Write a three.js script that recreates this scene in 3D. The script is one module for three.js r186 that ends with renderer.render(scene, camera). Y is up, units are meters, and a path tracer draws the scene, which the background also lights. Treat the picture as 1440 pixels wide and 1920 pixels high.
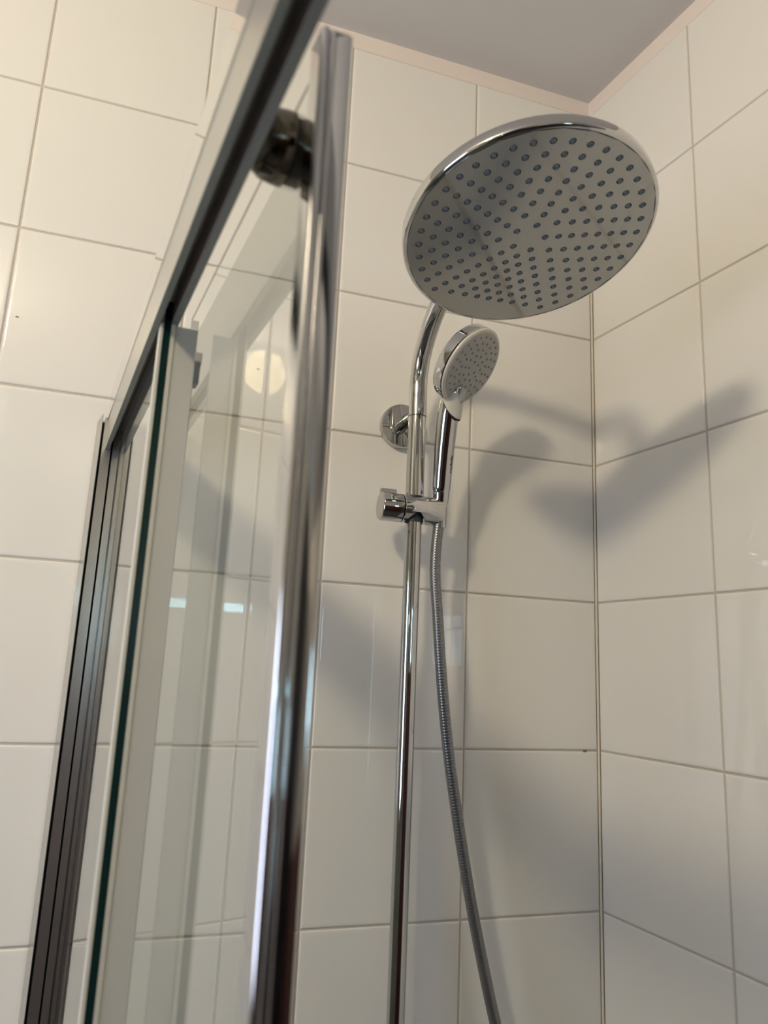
import * as THREE from 'three';
import { RectAreaLightUniformsLib } from 'three/addons/lights/RectAreaLightUniformsLib.js';
import { mergeGeometries, toCreasedNormals } from 'three/addons/utils/BufferGeometryUtils.js';
import { RoundedBoxGeometry } from 'three/addons/geometries/RoundedBoxGeometry.js';
import { FontLoader } from 'three/addons/loaders/FontLoader.js';
import { TextGeometry } from 'three/addons/geometries/TextGeometry.js';
import { Brush, Evaluator, SUBTRACTION } from 'three-bvh-csg';

// ---------------------------------------------------------------- camera, light, exposure
const TOP = 2.375;                      // height of the uppermost tile joint; the ceiling is at CEIL
const CEIL = 2.4, ROOM_L = -1.79, ROOM_F = 2.3;
const scene = new THREE.Scene();
scene.background = new THREE.Color(0x000000);
const camera = new THREE.PerspectiveCamera(70.01, 1440 / 1920, 0.02, 30);
camera.position.set(-0.5983, TOP - 0.9025, 0.8984);
camera.rotation.order = 'YXZ';
camera.rotation.set(0.20983, -0.30007, 0.04498);
camera.focus = 0.95;
camera.userData.fStop = 7;
const renderer = new THREE.WebGLRenderer({ antialias: true });
renderer.toneMapping = THREE.LinearToneMapping;
renderer.toneMappingExposure = 1.0;
renderer.shadowMap.enabled = true;
RectAreaLightUniformsLib.init();

const LAMP = new THREE.Vector3(-1.247, 2.328, 1.08);
const lampLight = new THREE.PointLight(new THREE.Color().setRGB(0.96, 0.925, 1), 0.92, 0, 2);
lampLight.position.copy(LAMP);
lampLight.castShadow = true; lampLight.shadow.radius = 3.0;
scene.add(lampLight);
// cool light of an unseen window, placed to light the left tiles
const WIN = { z0: 0.55, z1: 1.15, y0: 1.0, y1: 1.8 };
const unseenWindowLight = new THREE.RectAreaLight(new THREE.Color().setRGB(0.74, 0.80, 1), 5.4, 0.52, 0.72);
unseenWindowLight.position.set(ROOM_L + 0.03, 1.4, 0.85); unseenWindowLight.lookAt(0, 1.4, 0.85);
scene.add(unseenWindowLight);

// ---------------------------------------------------------------- helpers
let seed = 7;
const rnd = () => { seed = (seed * 1664525 + 1013904223) >>> 0; return seed / 4294967296; };
const used = {};
const numbered = (n) => { const k = used[n] = (used[n] ?? -1) + 1; return k ? `${n}_${String(k).padStart(3, '0')}` : n; };
const shade = (m) => { m.castShadow = true; m.receiveShadow = true; return m; };
function mesh(name, geo, mat, parent = scene) { const m = shade(new THREE.Mesh(geo, mat)); m.name = parent === scene ? numbered(name) : name; parent.add(m); return m; }
const counts = new WeakMap();
function part(name, geo, mat, parent) {
  const c = counts.get(parent) ?? counts.set(parent, {}).get(parent); const k = c[name] = (c[name] ?? -1) + 1;
  return mesh(k ? `${name}_${String(k).padStart(3, '0')}` : name, geo, mat, parent);
}
function thing(name, label, category, pos = [0, 0, 0], group) {
  const o = new THREE.Group(); o.name = numbered(name); o.position.set(...pos); o.userData = { label, category };
  if (group) o.userData.group = group; scene.add(o); return o;
}
function structure(name, geo, mat, parent = scene) { const m = mesh(name, geo, mat, parent); if (parent === scene) m.userData.kind = 'structure'; return m; }
const box = (x0, x1, y0, y1, z0, z1) => { const g = new THREE.BoxGeometry(x1 - x0, y1 - y0, z1 - z0); g.translate((x0 + x1) / 2, (y0 + y1) / 2, (z0 + z1) / 2); return g; };
const V = (x, y, z) => new THREE.Vector3(x, y, z);
function extrudeY(points, y0, y1, bevel = 0, holes = []) {   // polygon in (x, z) raised along y
  const s = new THREE.Shape(points.map(([x, z]) => new THREE.Vector2(x, -z)));
  for (const h of holes) s.holes.push(new THREE.Path(h.map(([x, z]) => new THREE.Vector2(x, -z))));
  const g = new THREE.ExtrudeGeometry(s, { depth: y1 - y0 - 2 * bevel, bevelEnabled: bevel > 0, bevelSize: bevel, bevelOffset: -bevel, bevelThickness: bevel, bevelSegments: 2, curveSegments: 12 });
  g.rotateX(-Math.PI / 2); g.translate(0, y0 + bevel, 0); return g;
}
function extrudeZ(points, z0, z1) {                          // polygon in (x, y) drawn along z
  const s = new THREE.Shape(points.map(([x, y]) => new THREE.Vector2(x, y)));
  const g = new THREE.ExtrudeGeometry(s, { depth: z1 - z0, bevelEnabled: false, curveSegments: 12 }); g.translate(0, 0, z0); return g;
}
// a pane of glass is one reflecting sheet in the plane x, between its polished edges
const sheet = (x, y0, y1, z0, z1) => new THREE.PlaneGeometry(z1 - z0, y1 - y0).rotateY(-Math.PI / 2).translate(x, (y0 + y1) / 2, (z0 + z1) / 2);
const creased = (g, a) => { g.scale(1000, 1000, 1000); const c = toCreasedNormals(g, a); c.scale(0.001, 0.001, 0.001); return c; };   // that addon welds by centimetres
const lathe = (pts, n = 64) => creased(new THREE.LatheGeometry(pts.map(([r, y]) => new THREE.Vector2(Math.max(r, 1e-5), y)), n), 0.6);
function along(g, a, b) {                                    // moves a shape made along +y from 0 onto the line from a, pointing at b
  const d = b.clone().sub(a).normalize(); g.applyQuaternion(new THREE.Quaternion().setFromUnitVectors(V(0, 1, 0), d)); g.translate(a.x, a.y, a.z); return g;
}
const rod = (a, b, r, n = 40) => along(new THREE.CylinderGeometry(r, r, a.distanceTo(b), n).translate(0, a.distanceTo(b) / 2, 0), a, b);
const sweep = (pts, r, seg = 120, n = 32) => new THREE.TubeGeometry(new THREE.CatmullRomCurve3(pts, false, 'centripetal'), seg, r, n, false);

function turnOut(p, idx) {                                   // makes the triangles of a closed shape face outwards
  let v = 0; const at = (i) => V(p[3 * i], p[3 * i + 1], p[3 * i + 2]);
  for (let k = 0; k < idx.length; k += 3) v += at(idx[k]).dot(at(idx[k + 1]).cross(at(idx[k + 2])));
  if (v < 0) for (let k = 0; k < idx.length; k += 3) [idx[k + 1], idx[k + 2]] = [idx[k + 2], idx[k + 1]];
}

// ---------------------------------------------------------------- materials
const std = (o) => new THREE.MeshStandardMaterial(o), phy = (o) => new THREE.MeshPhysicalMaterial(o);
const rgb = (r, g, b) => new THREE.Color().setRGB(r, g, b);
const tileMats = [[0.80, 0.782, 0.748], [0.81, 0.792, 0.757], [0.79, 0.774, 0.744]].map((c) => phy({ color: rgb(...c), roughness: 0.02, ior: 1.5 }));
const grout = std({ color: rgb(0.56, 0.50, 0.43), roughness: 0.9 });
const cornerGrout = std({ color: rgb(0.74, 0.67, 0.56), roughness: 0.8 });
const paint = std({ color: rgb(0.80, 0.72, 0.68), roughness: 0.85 });
const ceilingPaint = std({ color: rgb(0.74, 0.72, 0.715), roughness: 0.9 });
const chrome = phy({ color: rgb(0.56, 0.56, 0.555), metalness: 1, roughness: 0.035 });
const chromeFace = phy({ color: rgb(0.40, 0.398, 0.392), metalness: 1, roughness: 0.06 });
const chromeDark = phy({ color: rgb(0.17, 0.15, 0.115), metalness: 1, roughness: 0.12 });
const satin = phy({ color: rgb(0.55, 0.55, 0.53), metalness: 1, roughness: 0.28 });
const polished = phy({ color: rgb(0.80, 0.79, 0.77), metalness: 1, roughness: 0.06 });
const brushed = phy({ color: rgb(0.54, 0.545, 0.56), metalness: 1, roughness: 0.07 });
const brushedStrip = phy({ color: rgb(0.80, 0.79, 0.775), metalness: 1, roughness: 0.26 });
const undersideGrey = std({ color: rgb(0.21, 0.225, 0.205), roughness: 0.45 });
const black = std({ color: rgb(0.012, 0.012, 0.014), roughness: 0.6 });
const lining = std({ color: rgb(0.42, 0.39, 0.37), roughness: 0.5 });
const gap = std({ color: rgb(0.02, 0.025, 0.028), roughness: 0.5 });
const glass = phy({ color: rgb(0.845, 0.875, 0.86), transmission: 1, thickness: 0, roughness: 0.0, ior: 1.6 });
const glassEdgeSoft = phy({ color: rgb(0.30, 0.30, 0.28), roughness: 0.2 });
const glassEdge = phy({ color: rgb(0.002, 0.018, 0.017), roughness: 0.2 });
const seal = phy({ color: rgb(0.56, 0.565, 0.54), roughness: 0.5, transmission: 0.25, thickness: 0 });
const clearSeal = phy({ color: rgb(0.75, 0.74, 0.68), roughness: 0.4, transmission: 0.4, thickness: 0 });
const silicone = std({ color: rgb(0.19, 0.23, 0.27), roughness: 0.45 });
const whitePlastic = phy({ color: rgb(0.66, 0.64, 0.59), roughness: 0.35 });
const greyPlastic = phy({ color: rgb(0.30, 0.30, 0.29), roughness: 0.4 });
const whiteGlossy = phy({ color: rgb(0.62, 0.62, 0.60), roughness: 0.2 });
const stainMat = std({ color: rgb(0.22, 0.17, 0.12), roughness: 0.9 });

// ---------------------------------------------------------------- tiled walls
const H = 0.2, JOINT = 0.0021;
function tileGeometry(w, h) {           // a glazed tile lying in x, y, its face at z = 0, edges rolled off
  const rings = [[0, -0.005, 1.57], [0, -0.0011, 1.2], [0.0006, -0.0004, 0.75], [0.0018, -0.00012, 0.12], [0.0045, 0, 0]];
  const pos = [], nor = [], idx = [];
  for (const [inset, z, tilt] of rings) {
    const a = w / 2 - inset, b = h / 2 - inset, c = Math.cos(tilt), s = Math.sin(tilt);
    const corners = [[-a, -b], [a, -b], [a, b], [-a, b]], side = [[0, -1], [1, 0], [0, 1], [-1, 0]];
    for (let k = 0; k < 4; k++) for (const p of [corners[k], corners[(k + 1) % 4]]) { pos.push(p[0], p[1], z); nor.push(side[k][0] * s, side[k][1] * s, c); }
  }
  for (let r = 0; r + 1 < rings.length; r++) for (let k = 0; k < 4; k++) { const a = r * 8 + k * 2, b = a + 8; idx.push(a, a + 1, b + 1, a, b + 1, b); }
  const t = (rings.length - 1) * 8; idx.push(t, t + 2, t + 4, t, t + 4, t + 6);
  const g = new THREE.BufferGeometry();
  g.setAttribute('position', new THREE.Float32BufferAttribute(pos, 3)); g.setAttribute('normal', new THREE.Float32BufferAttribute(nor, 3)); g.setIndex(idx);
  return g;
}
const tileShapes = new Map();
function tiles(wall, x0, x1, firstEdge, pitch, dir) {   // fills the wall's local x, y, from the corner at x = 0 outwards
  const ys = [TOP - 0.0048]; for (let r = 1; TOP - r * H > 0; r++) ys.push(TOP - r * H); ys.push(0);
  const xs = [0.0012]; for (let x = firstEdge; x < x1; x += pitch) xs.push(x); xs.push(x1);
  for (let c = 0; c + 1 < xs.length; c++) for (let r = 0; r + 1 < ys.length; r++) {
    const w = xs[c + 1] - xs[c] - JOINT, h = ys[r] - ys[r + 1] - JOINT; if (w < 0.01 || h < 0.01) continue;
    const key = `${w.toFixed(5)} ${h.toFixed(5)}`; if (!tileShapes.has(key)) tileShapes.set(key, tileGeometry(w, h));
    const t = part('tile', tileShapes.get(key), tileMats[Math.floor(rnd() * 3)], wall);
    t.position.set(dir * (xs[c] + xs[c + 1]) / 2, (ys[r] + ys[r + 1]) / 2, (rnd() - 0.5) * 0.0002);
    t.rotation.set((rnd() - 0.5) * 0.003, (rnd() - 0.5) * 0.003, (rnd() - 0.5) * 0.0016);
  }
}
const BACK_W = -ROOM_L + 0.1;
const wallBack = structure('wall_back', box(-BACK_W, 0.4, 0, CEIL, -0.12, -0.004), paint);
part('grout', box(-BACK_W, 0, 0, TOP - 0.0048, -0.004, -0.0015), grout, wallBack);
tiles(wallBack, 0, BACK_W, 0.19895, 0.19982, -1);

const PHI = 0.14406;                    // the right wall stands a little open, 98 degrees from the back wall
const RIGHT_W = 2.45;
const wallRight = structure('wall_right', box(-0.02, RIGHT_W, 0, CEIL, -0.12, -0.004), paint);
wallRight.rotation.y = -Math.PI / 2 + PHI;
part('grout', box(0, RIGHT_W, 0, TOP - 0.0048, -0.004, -0.0015), grout, wallRight);
tiles(wallRight, 0, RIGHT_W, 0.1995, 0.19982, 1);
const unseenDarkFront = structure('unseen_trim_2', box(1.08, 2.26, 0, 2.1, 0.0008, 0.02), phy({ color: rgb(0.11, 0.085, 0.07), roughness: 0.4 }));  // unseen dark front, placed to darken what the chrome reflects
unseenDarkFront.rotation.y = wallRight.rotation.y;
// the dirty joint down the corner
part('corner_joint', new THREE.CylinderGeometry(0.0017, 0.0017, TOP - 0.005, 10).translate(-0.0006, (TOP - 0.005) / 2, 0.0006), cornerGrout, wallBack);

const wallLeft = structure('wall_left', mergeGeometries([
  box(ROOM_L - 0.1, ROOM_L, 0, CEIL, -0.1, WIN.z0), box(ROOM_L - 0.1, ROOM_L, 0, CEIL, WIN.z1, ROOM_F + 0.1),
  box(ROOM_L - 0.1, ROOM_L, 0, WIN.y0, WIN.z0, WIN.z1), box(ROOM_L - 0.1, ROOM_L, WIN.y1, CEIL, WIN.z0, WIN.z1)]), std({ color: rgb(0.20, 0.20, 0.20), roughness: 0.5 }));
const wallFront = structure('wall_front', box(ROOM_L - 0.1, 0.6, 0, CEIL, ROOM_F, ROOM_F + 0.1), std({ color: rgb(0.62, 0.60, 0.57), roughness: 0.6 }));
const floor = structure('floor', box(ROOM_L - 0.1, 0.6, -0.1, 0, -0.12, ROOM_F + 0.1), std({ color: rgb(0.07, 0.065, 0.06), roughness: 0.45 }));
const ceiling = structure('ceiling', box(ROOM_L - 0.1, 0.6, CEIL, CEIL + 0.1, -0.12, ROOM_F + 0.1), ceilingPaint);

// ---------------------------------------------------------------- the room behind the camera (out of view, arranged for its light and reflections)
const unseenWindowFrame = structure('unseen_window_1', mergeGeometries([
  box(ROOM_L - 0.06, ROOM_L + 0.01, WIN.y0, WIN.y0 + 0.04, WIN.z0, WIN.z1), box(ROOM_L - 0.06, ROOM_L + 0.01, WIN.y1 - 0.04, WIN.y1, WIN.z0, WIN.z1),
  box(ROOM_L - 0.06, ROOM_L + 0.01, WIN.y0 + 0.04, WIN.y1 - 0.04, WIN.z0, WIN.z0 + 0.04), box(ROOM_L - 0.06, ROOM_L + 0.01, WIN.y0 + 0.04, WIN.y1 - 0.04, WIN.z1 - 0.04, WIN.z1)]), std({ color: rgb(0.75, 0.75, 0.74), roughness: 0.4 }));  // out of view, its place chosen for cool light on the left tiles
part('unseen_window_pane', box(ROOM_L - 0.04, ROOM_L - 0.03, WIN.y0 + 0.04, WIN.y1 - 0.04, WIN.z0 + 0.04, WIN.z1 - 0.04), std({ color: rgb(0.6, 0.62, 0.65), roughness: 0.5, emissive: rgb(0.74, 0.80, 1), emissiveIntensity: 1.4 }), unseenWindowFrame);
// unseen small window, placed to put bluish reflections in the chrome and closing post
const unseenWallWindow = structure('unseen_window_2', mergeGeometries([box(-0.105, 0.095, 1.49, 1.50, ROOM_F - 0.02, ROOM_F), box(-0.105, 0.095, 1.72, 1.73, ROOM_F - 0.02, ROOM_F), box(-0.105, -0.095, 1.50, 1.72, ROOM_F - 0.02, ROOM_F), box(0.085, 0.095, 1.50, 1.72, ROOM_F - 0.02, ROOM_F)]), std({ color: rgb(0.7, 0.7, 0.7), roughness: 0.4 }));
part('unseen_window_pane', box(-0.095, 0.085, 1.50, 1.72, ROOM_F - 0.008, ROOM_F - 0.001), std({ color: rgb(0.6, 0.62, 0.65), roughness: 0.4, emissive: rgb(0.52, 0.82, 1), emissiveIntensity: 2.5 }), unseenWallWindow);
const unseenSmallWindowLight = new THREE.RectAreaLight(new THREE.Color().setRGB(0.52, 0.82, 1), 5, 0.18, 0.22);
unseenSmallWindowLight.position.set(-0.005, 1.61, ROOM_F - 0.012); unseenSmallWindowLight.lookAt(-0.005, 1.61, 0); scene.add(unseenSmallWindowLight);
const unseenPanelling = structure('unseen_trim_1', box(-1.5, 0.34, 0, 1.46, ROOM_F - 0.045, ROOM_F - 0.002), phy({ color: rgb(0.10, 0.035, 0.028), roughness: 0.4 }));  // out of view, gives the chrome its dark red-brown reflections
const door = structure('added_door_1', box(-1.12, -1.08, 0.008, 2.25, 1.46, ROOM_F - 0.05), phy({ color: rgb(0.05, 0.05, 0.062), roughness: 0.4 }));  // unseen leaf, added to block the strip lamp from the corner tiles
part('door_handle', rod(V(-1.075, 1.02, 1.52), V(-1.025, 1.02, 1.52), 0.009), chrome, door);
const globe = thing('globe_lamp', 'round warm globe lamp on the ceiling, seen only as a yellow glow in the glass', 'lamp', [LAMP.x, CEIL, LAMP.z]);
part('base', new THREE.CylinderGeometry(0.045, 0.05, 0.022, 40).translate(0, -0.012, 0), whiteGlossy, globe);
part('globe', new THREE.SphereGeometry(0.062, 40, 24).translate(0, LAMP.y - CEIL, 0), std({ color: rgb(0.9, 0.85, 0.75), roughness: 0.3, emissive: rgb(1, 0.78, 0.34), emissiveIntensity: 76 }), globe);
const STRIP_X = -1.555, STRIP_W = 0.36;
const unseenStripLamp = thing('unseen_strip_lamp', 'cool strip lamp opposite the shower, seen only as pale blue dashes in the glass', 'lamp', [STRIP_X, 1.70, ROOM_F]);
part('housing', new RoundedBoxGeometry(STRIP_W + 0.02, 0.05, 0.05, 3, 0.006).translate(0, 0, -0.027), whiteGlossy, unseenStripLamp);
part('diffuser', new RoundedBoxGeometry(STRIP_W, 0.038, 0.012, 3, 0.005).translate(0, 0, -0.055), std({ color: rgb(0.8, 0.9, 0.95), roughness: 0.4, emissive: rgb(0.42, 0.84, 1), emissiveIntensity: 20 }), unseenStripLamp);
const unseenStripLight = new THREE.RectAreaLight(new THREE.Color().setRGB(0.42, 0.84, 1), 26, STRIP_W, 0.038);
unseenStripLight.position.set(STRIP_X, 1.70, ROOM_F - 0.066); unseenStripLight.lookAt(STRIP_X, 1.70, 0); scene.add(unseenStripLight);  // unseen lamp, placed to make the blue dashes in the glass

// ---------------------------------------------------------------- glass enclosure: local x across the glass, z out from the back wall
const TH = 0.1379;
function atEnclosure(o) { o.position.set(-0.6636, 0, 0.0005); o.rotation.y = TH; return o; }
const RAIL_Y = 1.7025;

// the upright wall profile
const wallProfile = atEnclosure(thing('wall_profile', 'tall chrome wall profile with two polished strips, on the tiles at the left', 'profile'));
part('channel', extrudeY([[-0.0187, 0], [-0.0155, 0.0345], [-0.0148, 0.0345], [-0.0150, 0.006], [0.0135, 0.006], [0.0135, 0.0345], [0.0160, 0.0345], [0.0187, 0]], 0.02, 1.7435, 0.0002), satin, wallProfile);
part('gap_backing', extrudeY([[-0.0150, 0.006], [-0.0150, 0.018], [0.0135, 0.018], [0.0135, 0.006]], 0.02, 1.738), black, wallProfile);  // black backing, keeps the gaps beside the strips dark
part('face_strip', extrudeY([[-0.0126, 0.018], [-0.0126, 0.0392], [-0.0029, 0.0392], [-0.0029, 0.018]], 0.02, 1.7385, 0.0003), brushedStrip, wallProfile);
part('face_strip', extrudeY([[-0.0009, 0.018], [-0.0009, 0.0392], [0.0115, 0.0392], [0.0115, 0.018]], 0.02, 1.7385, 0.0003), brushedStrip, wallProfile);

// the sliding rail overhead
const RAIL_END = 2.25;
const rail = atEnclosure(thing('shower_rail', 'long aluminium rail over the glass, running from the wall profile out over the viewer', 'rail'));
part('body', extrudeZ([[-0.0088, 0], [-0.0046, 0], [-0.0046, 0.024], [0.0037, 0.024], [0.0037, 0], [0.0074, 0], [0.0074, 0.066], [-0.0088, 0.066], [-0.0088, 0.0355], [-0.0094, 0.0335]].map(([x, y]) => [x, y + RAIL_Y]), 0.0395, RAIL_END), satin, rail);
part('cover_strip', extrudeZ([[-0.0102, 0.0345], [-0.0088, 0.0345], [-0.0088, 0.066], [-0.0102, 0.066]].map(([x, y]) => [x, y + RAIL_Y]), 0.0400, RAIL_END), polished, rail);
part('channel_lining', extrudeZ([[-0.0046, 0.0012], [-0.0042, 0.0012], [-0.0042, 0.0225], [0.0033, 0.0225], [0.0033, 0.0012], [0.0037, 0.0012], [0.0037, 0.0235], [-0.0046, 0.0235]].map(([x, y]) => [x, y + RAIL_Y]), 0.0397, RAIL_END - 0.01), lining, rail);
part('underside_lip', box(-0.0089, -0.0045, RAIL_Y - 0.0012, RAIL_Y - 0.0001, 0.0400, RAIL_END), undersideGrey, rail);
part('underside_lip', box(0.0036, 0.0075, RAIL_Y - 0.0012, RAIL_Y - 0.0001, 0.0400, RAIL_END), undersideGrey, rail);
part('end_cap', box(-0.0106, 0.0078, RAIL_Y - 0.001, RAIL_Y + 0.067, RAIL_END, RAIL_END + 0.012), satin, rail);
// the fixed pane
const EDGE_Z = 0.4054;
const fixedScreen = atEnclosure(thing('fixed_glass_screen', 'fixed clear glass screen with a dark green edge and grey seal strip', 'glass screen'));
part('glass_pane', sheet(0.0025, 0.03, RAIL_Y + 0.014, 0.0397, EDGE_Z - 0.0006), glass, fixedScreen);
part('glass_edge', box(-0.0025, 0.0025, 0.03, RAIL_Y + 0.014, EDGE_Z - 0.0006, EDGE_Z), glassEdge, fixedScreen).userData.label = 'dark green polished edge';
part('edge_clip', extrudeY([[0.0026, EDGE_Z - 0.016], [0.0026, EDGE_Z + 0.0006], [0.0052, EDGE_Z + 0.0006], [0.0052, EDGE_Z - 0.016]], 0.03, RAIL_Y - 0.0025, 0.0003), clearSeal, fixedScreen);
part('edge_clip', extrudeY([[-0.0044, EDGE_Z - 0.012], [-0.0044, EDGE_Z - 0.001], [-0.0026, EDGE_Z - 0.001], [-0.0026, EDGE_Z - 0.012]], 0.03, RAIL_Y - 0.0025, 0.0003), clearSeal, fixedScreen);
part('seal_strip', extrudeY([[0.0053, EDGE_Z - 0.0016], [0.0053, EDGE_Z], [0.0205, EDGE_Z + 0.0003], [0.0208, EDGE_Z - 0.0012]], 0.03, RAIL_Y - 0.003, 0.0002), seal, fixedScreen);

// the sliding door
const DX0 = 0.0262, DX1 = 0.0322, DOOR_TOP = 1.7405;
const slidingDoor = atEnclosure(thing('sliding_door', 'sliding clear glass shower door hung on rollers, with a chrome closing post at its near edge', 'shower door'));
part('glass_pane', sheet(DX0, 0.03, DOOR_TOP, 0.335, 0.630), glass, slidingDoor);
part('glass_edge', box(DX0 - 0.0001, DX0 + 0.0010, DOOR_TOP - 0.0006, DOOR_TOP, 0.335, 0.626), glassEdgeSoft, slidingDoor);
part('glass_edge', box(DX0, DX1, 0.03, DOOR_TOP - 0.0006, 0.335, 0.3356), glassEdge, slidingDoor);
const edge = [];                           // the closing post: a flat flange and a fluted round nose
edge.push([0.0232, 0.622], [0.0232, 0.6345]);
for (let k = 0; k <= 8; k++) { const a = Math.PI - (k / 8) * Math.PI; edge.push([0.0253 + 0.0021 * Math.cos(a), 0.6352 + 0.0018 * Math.sin(a)]); }
for (let k = 0; k <= 8; k++) { const a = Math.PI - (k / 8) * Math.PI * 0.8; edge.push([0.0291 + 0.0014 * Math.cos(a), 0.6352 + 0.0016 * Math.sin(a)]); }
edge.push([0.0309, 0.6344], [0.0338, 0.6357], [0.0367, 0.6369], [0.0376, 0.6369], [0.0379, 0.6360], [0.0379, 0.622]);
part('closing_post', creased(extrudeY(edge, 0.03, 1.7495, 0.0003), 0.5), brushed, slidingDoor);
part('post_cap', extrudeY([[0.0240, 0.6225], [0.0240, 0.634], [0.0365, 0.636], [0.0365, 0.6225]], 1.7495, 1.7510, 0.0003), greyPlastic, slidingDoor);
const rollerY = 1.7225;
function roller(z) {
  const r = new THREE.Group(); r.name = 'roller'; const c = counts.get(slidingDoor); c.roller = (c.roller ?? -1) + 1; if (c.roller) r.name += '_001';
  r.position.set(0, rollerY, z); slidingDoor.add(r);
  const turn = (g) => g.rotateZ(Math.PI / 2);     // lathed along y, turned so that +y points to -x (out of the shower)
  part('outer_cap', turn(lathe([[0, 0.0172], [0.0105, 0.0172], [0.0140, 0.0158], [0.0168, 0.0115], [0.0178, 0.004], [0.0178, 0.0006], [0.0150, 0.0002], [0, 0.0002]], 56)).translate(DX0, 0, 0), chromeDark, r);
  part('inner_cap', turn(lathe([[0, 0.0002], [0.0160, 0.0002], [0.0165, 0.0014], [0.0150, 0.0042], [0.0100, 0.0066], [0, 0.0072]].map(([a, b]) => [a, b]).reverse(), 56)).rotateY(Math.PI).translate(DX1, 0, 0), chromeDark, r);
  part('bushing', new THREE.CylinderGeometry(0.0160, 0.0160, DX1 - DX0, 48).rotateZ(Math.PI / 2).translate((DX0 + DX1) / 2, 0, 0), black, r);
  part('slot', new RoundedBoxGeometry(0.0075, 0.0016, 0.0036, 2, 0.0007).translate(DX0 - 0.0105, -0.0168, 0.002), black, r);
  part('screw', new THREE.CylinderGeometry(0.0024, 0.0024, 0.0012, 20).rotateZ(Math.PI / 2).rotateY(0.5).translate(DX0 - 0.0152, -0.004, 0.0125), black, r);
  return r;
}
roller(0.585);
const rear = part('rear_guide', new RoundedBoxGeometry(0.009, 0.018, 0.012, 3, 0.001).translate(DX0 - 0.0002, 1.682, 0.366), greyPlastic, slidingDoor);
part('wheel', new THREE.CylinderGeometry(0.0055, 0.0055, 0.005, 28).rotateZ(Math.PI / 2).translate(DX0 + 0.0028, 1.6945, 0.366), greyPlastic, rear);

// ---------------------------------------------------------------- shower column
const PX = -0.300, PZ = 0.060, JOIN_Y = TOP - 0.588;
const column = thing('shower_column', 'vertical chrome shower pipe bending forward at the top into the arm', 'shower pipe');
part('lower_pipe', rod(V(PX, 0.95, PZ), V(PX, JOIN_Y - 0.02, PZ), 0.0102, 48), chrome, column);
part('upper_pipe', rod(V(PX, JOIN_Y - 0.104, PZ), V(PX, JOIN_Y, PZ), 0.0115, 48), chrome, column);
part('joint_ring', rod(V(PX, JOIN_Y, PZ), V(PX, JOIN_Y + 0.0012, PZ), 0.0110, 48), gap, column);
const HEAD = V(-0.2944, TOP - 0.4981, 0.3402), HEAD_N = V(Math.sin(0.0636), -1, Math.sin(0.2633)).normalize();
const back = (d) => HEAD.clone().addScaledVector(HEAD_N, -d);
part('arm', sweep([V(PX, JOIN_Y + 0.0012, PZ), V(PX, TOP - 0.56, PZ), V(PX, TOP - 0.532, 0.0615), V(PX, TOP - 0.505, 0.0725), V(PX, TOP - 0.480, 0.0960), V(PX, TOP - 0.4615, 0.128), V(PX + 0.001, TOP - 0.4440, 0.18), V(PX + 0.002, TOP - 0.4290, 0.24), V(PX + 0.003, TOP - 0.4230, 0.285), V(PX + 0.003, TOP - 0.4290, 0.312), back(0.046)], 0.0115, 160, 40), chrome, column);
const bracket = part('wall_bracket', lathe([[0, 0], [0.0295, 0], [0.0305, 0.001], [0.0305, 0.0085], [0.0297, 0.0098], [0.0285, 0.0102], [0, 0.0102]], 72).rotateX(Math.PI / 2).translate(PX - 0.002, TOP - 0.5835, 0.0004), chrome, column);
part('stem', rod(V(PX - 0.002, TOP - 0.5835, 0.010), V(PX - 0.0005, TOP - 0.5835, PZ), 0.0092, 40), chrome, bracket);
part('stem_ring', rod(V(PX - 0.0015, TOP - 0.5835, 0.030), V(PX - 0.0015, TOP - 0.5835, 0.0310), 0.0094, 40), gap, bracket);
part('joint', lathe([[0, 0], [0.0135, 0], [0.0145, 0.001], [0.0145, 0.024], [0.0135, 0.025], [0, 0.025]], 48).applyQuaternion(new THREE.Quaternion().setFromUnitVectors(V(0, 1, 0), HEAD_N.clone().negate())).translate(...back(0.024).toArray()), chrome, column);

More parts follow.
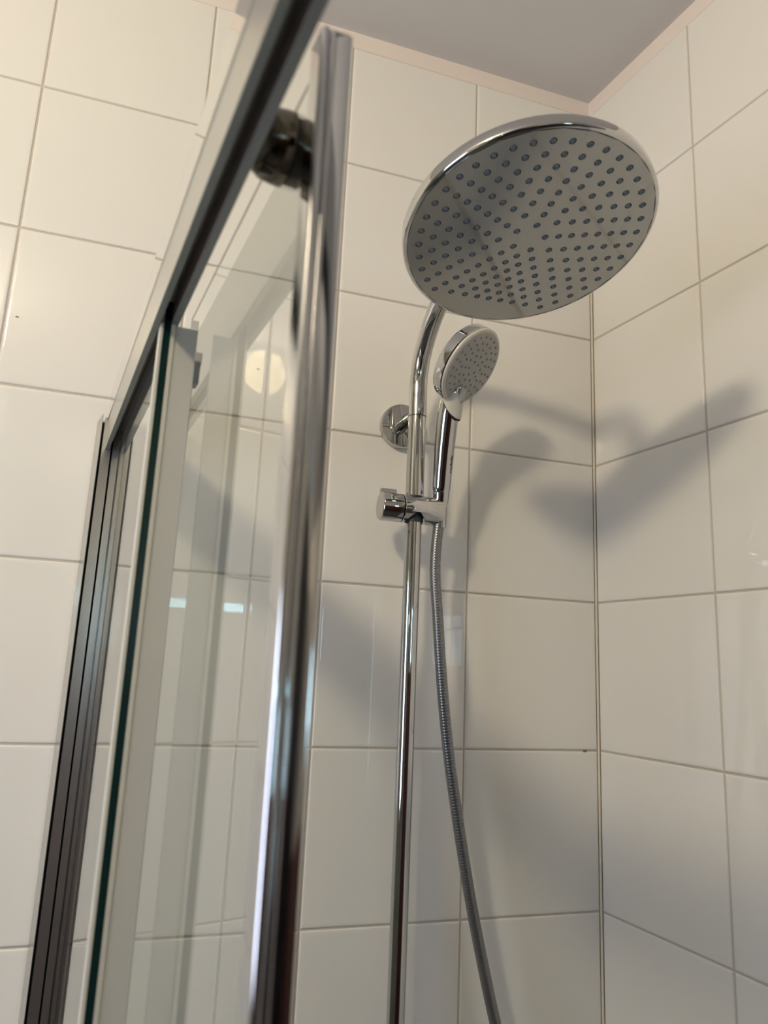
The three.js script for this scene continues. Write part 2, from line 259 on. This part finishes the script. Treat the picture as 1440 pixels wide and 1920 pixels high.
// ---------------------------------------------------------------- rain shower head: local y points down through the face
const rainHead = thing('rain_shower_head', 'large round chrome rain shower head, tilted, its face full of small blue-grey nozzles', 'shower head', HEAD.toArray());
{
  const u = V(0, 0, 1).cross(HEAD_N).negate().normalize(), n = HEAD_N.clone(); // same axes as the nozzle angles below
  const uu = n.clone().cross(V(0, 0, 1)).normalize(), vv = n.clone().cross(uu);
  rainHead.quaternion.setFromRotationMatrix(new THREE.Matrix4().makeBasis(uu, n, uu.clone().cross(n)));
  const toZ = Math.sign(vv.dot(uu.clone().cross(n)));
  const RIM = 0.12, spots = [];
  for (let k = 1; k <= 8; k++) for (let j = 0; j < 5 * k; j++) {
    const a = 124 + (j * 72) / k, m = ((a % 360) + 360) % 360; let R = [0, 16, 29, 41.6, 54.3, 67, 79.6, 92.2, 104.8][k];
    if (m > 52 && m < 124) R *= Math.cos(Math.PI / 5) / Math.cos((m - 88) * Math.PI / 180);
    spots.push([R / 1000 * Math.cos(a * Math.PI / 180), toZ * R / 1000 * Math.sin(a * Math.PI / 180)]);
  }
  part('body', lathe([[0.012, -0.0245], [0.030, -0.0235], [0.100, -0.0150], [0.1165, -0.0142], [0.1192, -0.0132], [RIM, -0.0118], [RIM, -0.0034], [0.1197, -0.0020], [0.1190, -0.0011], [0.1180, -0.0004], [0.1167, 0], [0.1162, -0.0002], [0.1162, -0.004], [0.012, -0.004]], 128), chrome, rainHead);
  const s = new THREE.Shape(); s.absarc(0, 0, 0.1161, 0, Math.PI * 2, false);
  for (const [x, z] of spots) { const h = new THREE.Path(); h.absarc(x, -z, 0.0031, 0, Math.PI * 2, true); s.holes.push(h); }
  const plate = new THREE.ExtrudeGeometry(s, { depth: 0.0022, bevelEnabled: false, curveSegments: 14 }); plate.rotateX(-Math.PI / 2); plate.translate(0, -0.0022, 0);
  part('face_plate', plate, chromeFace, rainHead);
  const nozzle = lathe([[0.00275, -0.0035], [0.00275, -0.0020], [0.0023, -0.0015], [0.0022, 0.0001], [0.0019, 0.0006], [0.0008, 0.0006], [0.0006, -0.0002], [0, -0.0002]], 16);
  for (const [x, z] of spots) part('nozzle', nozzle, silicone, rainHead).position.set(x, 0, z);
}

// ---------------------------------------------------------------- holder that slides on the pipe
const SY = TOP - 0.7085, SZ = 0.0605;
const holder = thing('hand_shower_holder', 'chrome cylindrical holder clamped across the pipe, with a knob at its left end', 'shower holder');
{
  const cyl = (x0, x1, r) => rod(V(x0, SY, SZ), V(x1, SY, SZ), r, 64);
  const ev = new Evaluator(); ev.attributes = ['position', 'normal', 'uv']; ev.useGroups = false;
  const barrel = along(lathe([[0, 0], [0.0170, 0], [0.0178, 0.0008], [0.0178, 0.0512], [0.0172, 0.0522], [0, 0.0522]], 72), V(PX - 0.0165, SY, SZ), V(1, SY, SZ));
  const ready = (g) => { const q = g.index ? g.toNonIndexed() : g; if (!q.attributes.uv) q.setAttribute('uv', new THREE.Float32BufferAttribute(new Float32Array(q.attributes.position.count * 2), 2)); return new Brush(q); };
  const hole = new THREE.CylinderGeometry(1, 1, 0.05, 48).scale(0.0142, 1, 0.0172).translate(PX, SY - 0.0255, PZ), hole2 = rod(V(PX, SY - 0.05, PZ), V(PX, SY + 0.05, PZ), 0.0118, 40), open = rod(V(-0.2655, SY - 0.03, 0.0620), V(-0.2650, SY + 0.03, 0.0650), 0.0098, 36);
  let b = ev.evaluate(ready(barrel), ready(hole), SUBTRACTION); b = ev.evaluate(b, ready(hole2), SUBTRACTION); b = ev.evaluate(b, ready(open), SUBTRACTION);
  part('barrel', creased(b.geometry, 0.6), chrome, holder);
  part('sleeve', rod(V(PX, SY - 0.0165, PZ), V(PX, SY + 0.0165, PZ), 0.0117, 40), gap, holder);
  const knob = part('knob', along(lathe([[0, 0], [0.0165, 0], [0.0175, 0.0008], [0.0178, 0.0015], [0.0178, 0.0262], [0.0170, 0.027], [0, 0.027]], 64), V(PX - 0.0445, SY, SZ), V(1, SY, SZ)), chrome, holder);
  part('lever', new RoundedBoxGeometry(0.0205, 0.0075, 0.0075, 3, 0.0009).translate(PX - 0.0335, SY + 0.0195, SZ - 0.004), chrome, knob);
}

// ---------------------------------------------------------------- hand shower
const hand = thing('hand_shower', 'small chrome hand shower with a pale grey round face, standing in the holder', 'hand shower');
{
  const FC = V(-0.2574, TOP - 0.5416, 0.1333), FN = V(Math.sin(0.765) * Math.cos(-0.656), Math.sin(-0.656), Math.cos(0.765) * Math.cos(-0.656)).normalize();
  const toFace = new THREE.Quaternion().setFromUnitVectors(V(0, 1, 0), FN);
  const put = (g) => g.applyQuaternion(toFace).translate(FC.x, FC.y, FC.z);
  part('head', put(lathe([[0, -0.0245], [0.030, -0.0235], [0.044, -0.0215], [0.0490, -0.0185], [0.0502, -0.0160], [0.0502, -0.0052], [0.0495, -0.0045], [0, -0.0045]], 88)), chrome, hand);
  part('seam', put(lathe([[0, -0.0046], [0.0488, -0.0046], [0.0488, -0.0036], [0, -0.0036]], 72)), black, hand);
  part('white_rim', put(lathe([[0, -0.0037], [0.0496, -0.0037], [0.0501, -0.0030], [0.0498, -0.0012], [0.0485, 0], [0.0470, 0.0003], [0, 0.0003]], 88)), whitePlastic, hand);
  const face = part('spray_face', put(lathe([[0, 0.0012], [0.0445, 0.0012], [0.0462, 0.0008], [0.0466, 0.0002], [0, 0.0002]], 72)), phy({ color: rgb(0.42, 0.42, 0.41), roughness: 0.4 }), hand);
  const dot = lathe([[0.00165, 0], [0.0015, 0.0008], [0.0011, 0.0011], [0, 0.0011]], 14);
  const base = new THREE.Quaternion().copy(toFace);
  const down = V(0, -1, 0).addScaledVector(FN, FN.y).normalize();      // lowest point of the face, where the handle joins
  const localDown = down.clone().applyQuaternion(toFace.clone().invert()), a0 = Math.atan2(localDown.z, localDown.x);
  for (const [n, R] of [[24, 0.0405], [20, 0.0325], [15, 0.0245], [10, 0.0165], [5, 0.0085]]) for (let k = 0; k < n; k++) {
    const a = a0 + (k + (n > 15 ? 0.5 : 0)) / n * Math.PI * 2; if (n === 24 && (k === 0 || k === 23)) continue;
    const m = part('nozzle', dot, greyPlastic, hand); m.quaternion.copy(base);
    m.position.copy(V(Math.cos(a) * R, 0.0011, Math.sin(a) * R).applyQuaternion(toFace).add(FC));
  }
  // handle: rises from the holder and runs into the back of the head
  const bot = V(-0.2675, SY + 0.0240, 0.0665), neck = V(-0.2728, TOP - 0.5690, 0.1095);
  const curve = new THREE.CatmullRomCurve3([bot.clone().add(V(-0.0003, 0.0, 0)), bot.clone().lerp(neck, 0.5).add(V(-0.0015, 0, -0.002)), bot.clone().lerp(neck, 0.86).add(V(-0.0015, 0, -0.0015)), neck, FC.clone().addScaledVector(down, 0.022).addScaledVector(FN, -0.0160)]);
  const N = 60, M = 36, fr = curve.computeFrenetFrames(N, false), pos = [], idx = [];
  for (let i = 0; i <= N; i++) {
    const t = i / N, p = curve.getPointAt(t); let r = 0.0118 + 0.0017 * Math.min(1, t / 0.7); if (t > 0.80) r *= 1 - 0.25 * (t - 0.80) / 0.2; if (i < 2) r -= 0.0006 * (2 - i);
    for (let j = 0; j < M; j++) { const a = j / M * Math.PI * 2; const q = p.clone().addScaledVector(fr.normals[i], Math.cos(a) * r).addScaledVector(fr.binormals[i], Math.sin(a) * r); pos.push(q.x, q.y, q.z); }
  }
  for (let i = 0; i < N; i++) for (let j = 0; j < M; j++) { const a = i * M + j, b = i * M + (j + 1) % M; idx.push(a, b, b + M, a, b + M, a + M); }
  const c0 = pos.length / 3; const p0 = curve.getPointAt(0); pos.push(p0.x, p0.y, p0.z); for (let j = 0; j < M; j++) idx.push(c0, (j + 1) % M, j);
  turnOut(pos, idx); const hg = new THREE.BufferGeometry(); hg.setAttribute('position', new THREE.Float32BufferAttribute(pos, 3)); hg.setIndex(idx);
  part('handle', creased(hg, 0.7), chrome, hand);
  part('cone_nut', along(lathe([[0, 0], [0.0088, 0], [0.0100, 0.003], [0.0112, 0.0145], [0.0108, 0.0150], [0, 0.0150]], 48), V(-0.2670, SY + 0.0095, 0.0650), bot), chrome, hand);
  // white insert on the front of the neck, below the face, and the spray button on it
  const along1 = bot.clone().sub(neck).normalize(), nn = FN.clone().addScaledVector(along1, -FN.dot(along1)).normalize();
  const frame = new THREE.Matrix4().makeBasis(along1.clone().cross(nn).normalize(), along1, nn).setPosition(neck.clone().addScaledVector(along1, 0.006));
  const blob = (rx, ry, rz, y, z) => new THREE.SphereGeometry(1, 40, 28).scale(rx, ry, rz).translate(0, y, z).applyMatrix4(frame);
  const tongue = (r, low, high, half, drop) => {       // a tongue lying round the front of the neck
    const A = 30, S = 14, p2 = [], i2 = [];
    for (let i = 0; i <= A; i++) { const a = (i / A * 2 - 1) * half, end = low + drop * Math.pow(Math.max(0, Math.cos(a / half * Math.PI / 2)), 0.75);
      for (let j = 0; j <= S; j++) { const y = high + (end - high) * j / S, rr = r + (j === S || i === 0 || i === A ? -0.0008 : 0); p2.push(Math.sin(a) * rr, y, Math.cos(a) * rr); } }
    for (let i = 0; i < A; i++) for (let j = 0; j < S; j++) { const a = i * (S + 1) + j, b = a + S + 1; i2.push(a, a + 1, b + 1, a, b + 1, b); }
    const g = new THREE.BufferGeometry(); g.setAttribute('position', new THREE.Float32BufferAttribute(p2, 3)); g.setIndex(i2); g.computeVertexNormals(); return g.applyMatrix4(frame);
  };
  part('insert_seam', tongue(0.0141, 0.0030, -0.007, 1.85, 0.0235), black, hand);
  part('white_insert', tongue(0.0145, 0.0022, -0.007, 1.80, 0.0230), whitePlastic, hand);
  part('spray_button', blob(0.0058, 0.0098, 0.0042, -0.0050, 0.0140), phy({ color: rgb(0.45, 0.46, 0.45), roughness: 0.35 }), hand);
  // small print on the front of the handle
  const font = await new FontLoader().loadAsync('fonts/droid/droid_sans_bold.typeface.json');
  const print = new TextGeometry('hansgrohe', { font, size: 0.0031, depth: 0.00012, curveSegments: 4 }); print.computeBoundingBox();
  print.translate(-print.boundingBox.max.x / 2, -0.0011, 0);
  const mark = mergeGeometries([print, new THREE.BoxGeometry(0.0004, 0.003, 0.00012).translate(-print.boundingBox.max.x / 2 - 0.0022, 0.0003, 0).toNonIndexed(), new THREE.BoxGeometry(0.0030, 0.0004, 0.00012).translate(-print.boundingBox.max.x / 2 - 0.0008, -0.0026, 0).toNonIndexed()]);
  mark.rotateZ(Math.PI / 2); mark.applyMatrix4(new THREE.Matrix4().makeBasis(along1.clone().cross(nn).normalize(), along1, nn).setPosition(neck.clone().lerp(bot, 0.70)));
  const lift = curve.getPointAt(0.26).sub(neck.clone().lerp(bot, 0.70)).addScaledVector(nn, 0.01262); mark.translate(lift.x, lift.y, lift.z);
  part('lettering', mark, black, hand);
}

// ---------------------------------------------------------------- hose
const hose = thing('shower_hose', 'grey metallic shower hose hanging from the hand shower beside the pipe', 'hose');
{
  const pts = [[-0.2658, -0.712, 0.0640], [-0.2685, -0.735, 0.0625], [-0.2700, -0.780, 0.0610], [-0.2650, -0.840, 0.0620], [-0.2560, -0.920, 0.0600], [-0.2440, -1.000, 0.0570], [-0.2290, -1.075, 0.0540], [-0.2090, -1.165, 0.0510], [-0.1830, -1.265, 0.0490], [-0.1560, -1.360, 0.0480], [-0.135, -1.46, 0.048]].map(([x, y, z]) => V(x, TOP + y, z));
  const curve = new THREE.CatmullRomCurve3(pts, false, 'centripetal');
  const N = 900, M = 24, fr = curve.computeFrenetFrames(N, false), pos = [], idx = [], uv = [];
  for (let i = 0; i <= N; i++) {
    const p = curve.getPointAt(i / N), r = 0.0069 + (i % 4 < 2 ? 0 : -0.00022);
    for (let j = 0; j <= M; j++) { const a = j / M * Math.PI * 2; const q = p.clone().addScaledVector(fr.normals[i], Math.cos(a) * r).addScaledVector(fr.binormals[i], Math.sin(a) * r); pos.push(q.x, q.y, q.z); uv.push(j / M, i / N); }
  }
  for (let i = 0; i < N; i++) for (let j = 0; j < M; j++) { const a = i * (M + 1) + j; idx.push(a, a + 1, a + M + 2, a, a + M + 2, a + M + 1); }
  turnOut(pos, idx); const g = new THREE.BufferGeometry(); g.setAttribute('position', new THREE.Float32BufferAttribute(pos, 3)); g.setAttribute('uv', new THREE.Float32BufferAttribute(uv, 2)); g.setIndex(idx); g.computeVertexNormals();
  part('sheath', g, phy({ color: rgb(0.24, 0.24, 0.24), metalness: 0.75, roughness: 0.3 }), hose);
  part('connector', rod(V(-0.2658, SY - 0.020, 0.0630), V(-0.2658, SY + 0.006, 0.0648), 0.0078, 36), chrome, hose);
}

// ---------------------------------------------------------------- small marks on the tiles
for (const [x, y, r] of [[-0.585, TOP - 0.72, 0.0028], [-0.7855, TOP - 0.5155, 0.0014], [-0.022, TOP - 1.0002, 0.0022]])
  part('stain', new THREE.CircleGeometry(r, 14).scale(1.6, 0.7, 1).translate(x, y, 0.00025), stainMat, wallBack);

renderer.render(scene, camera);
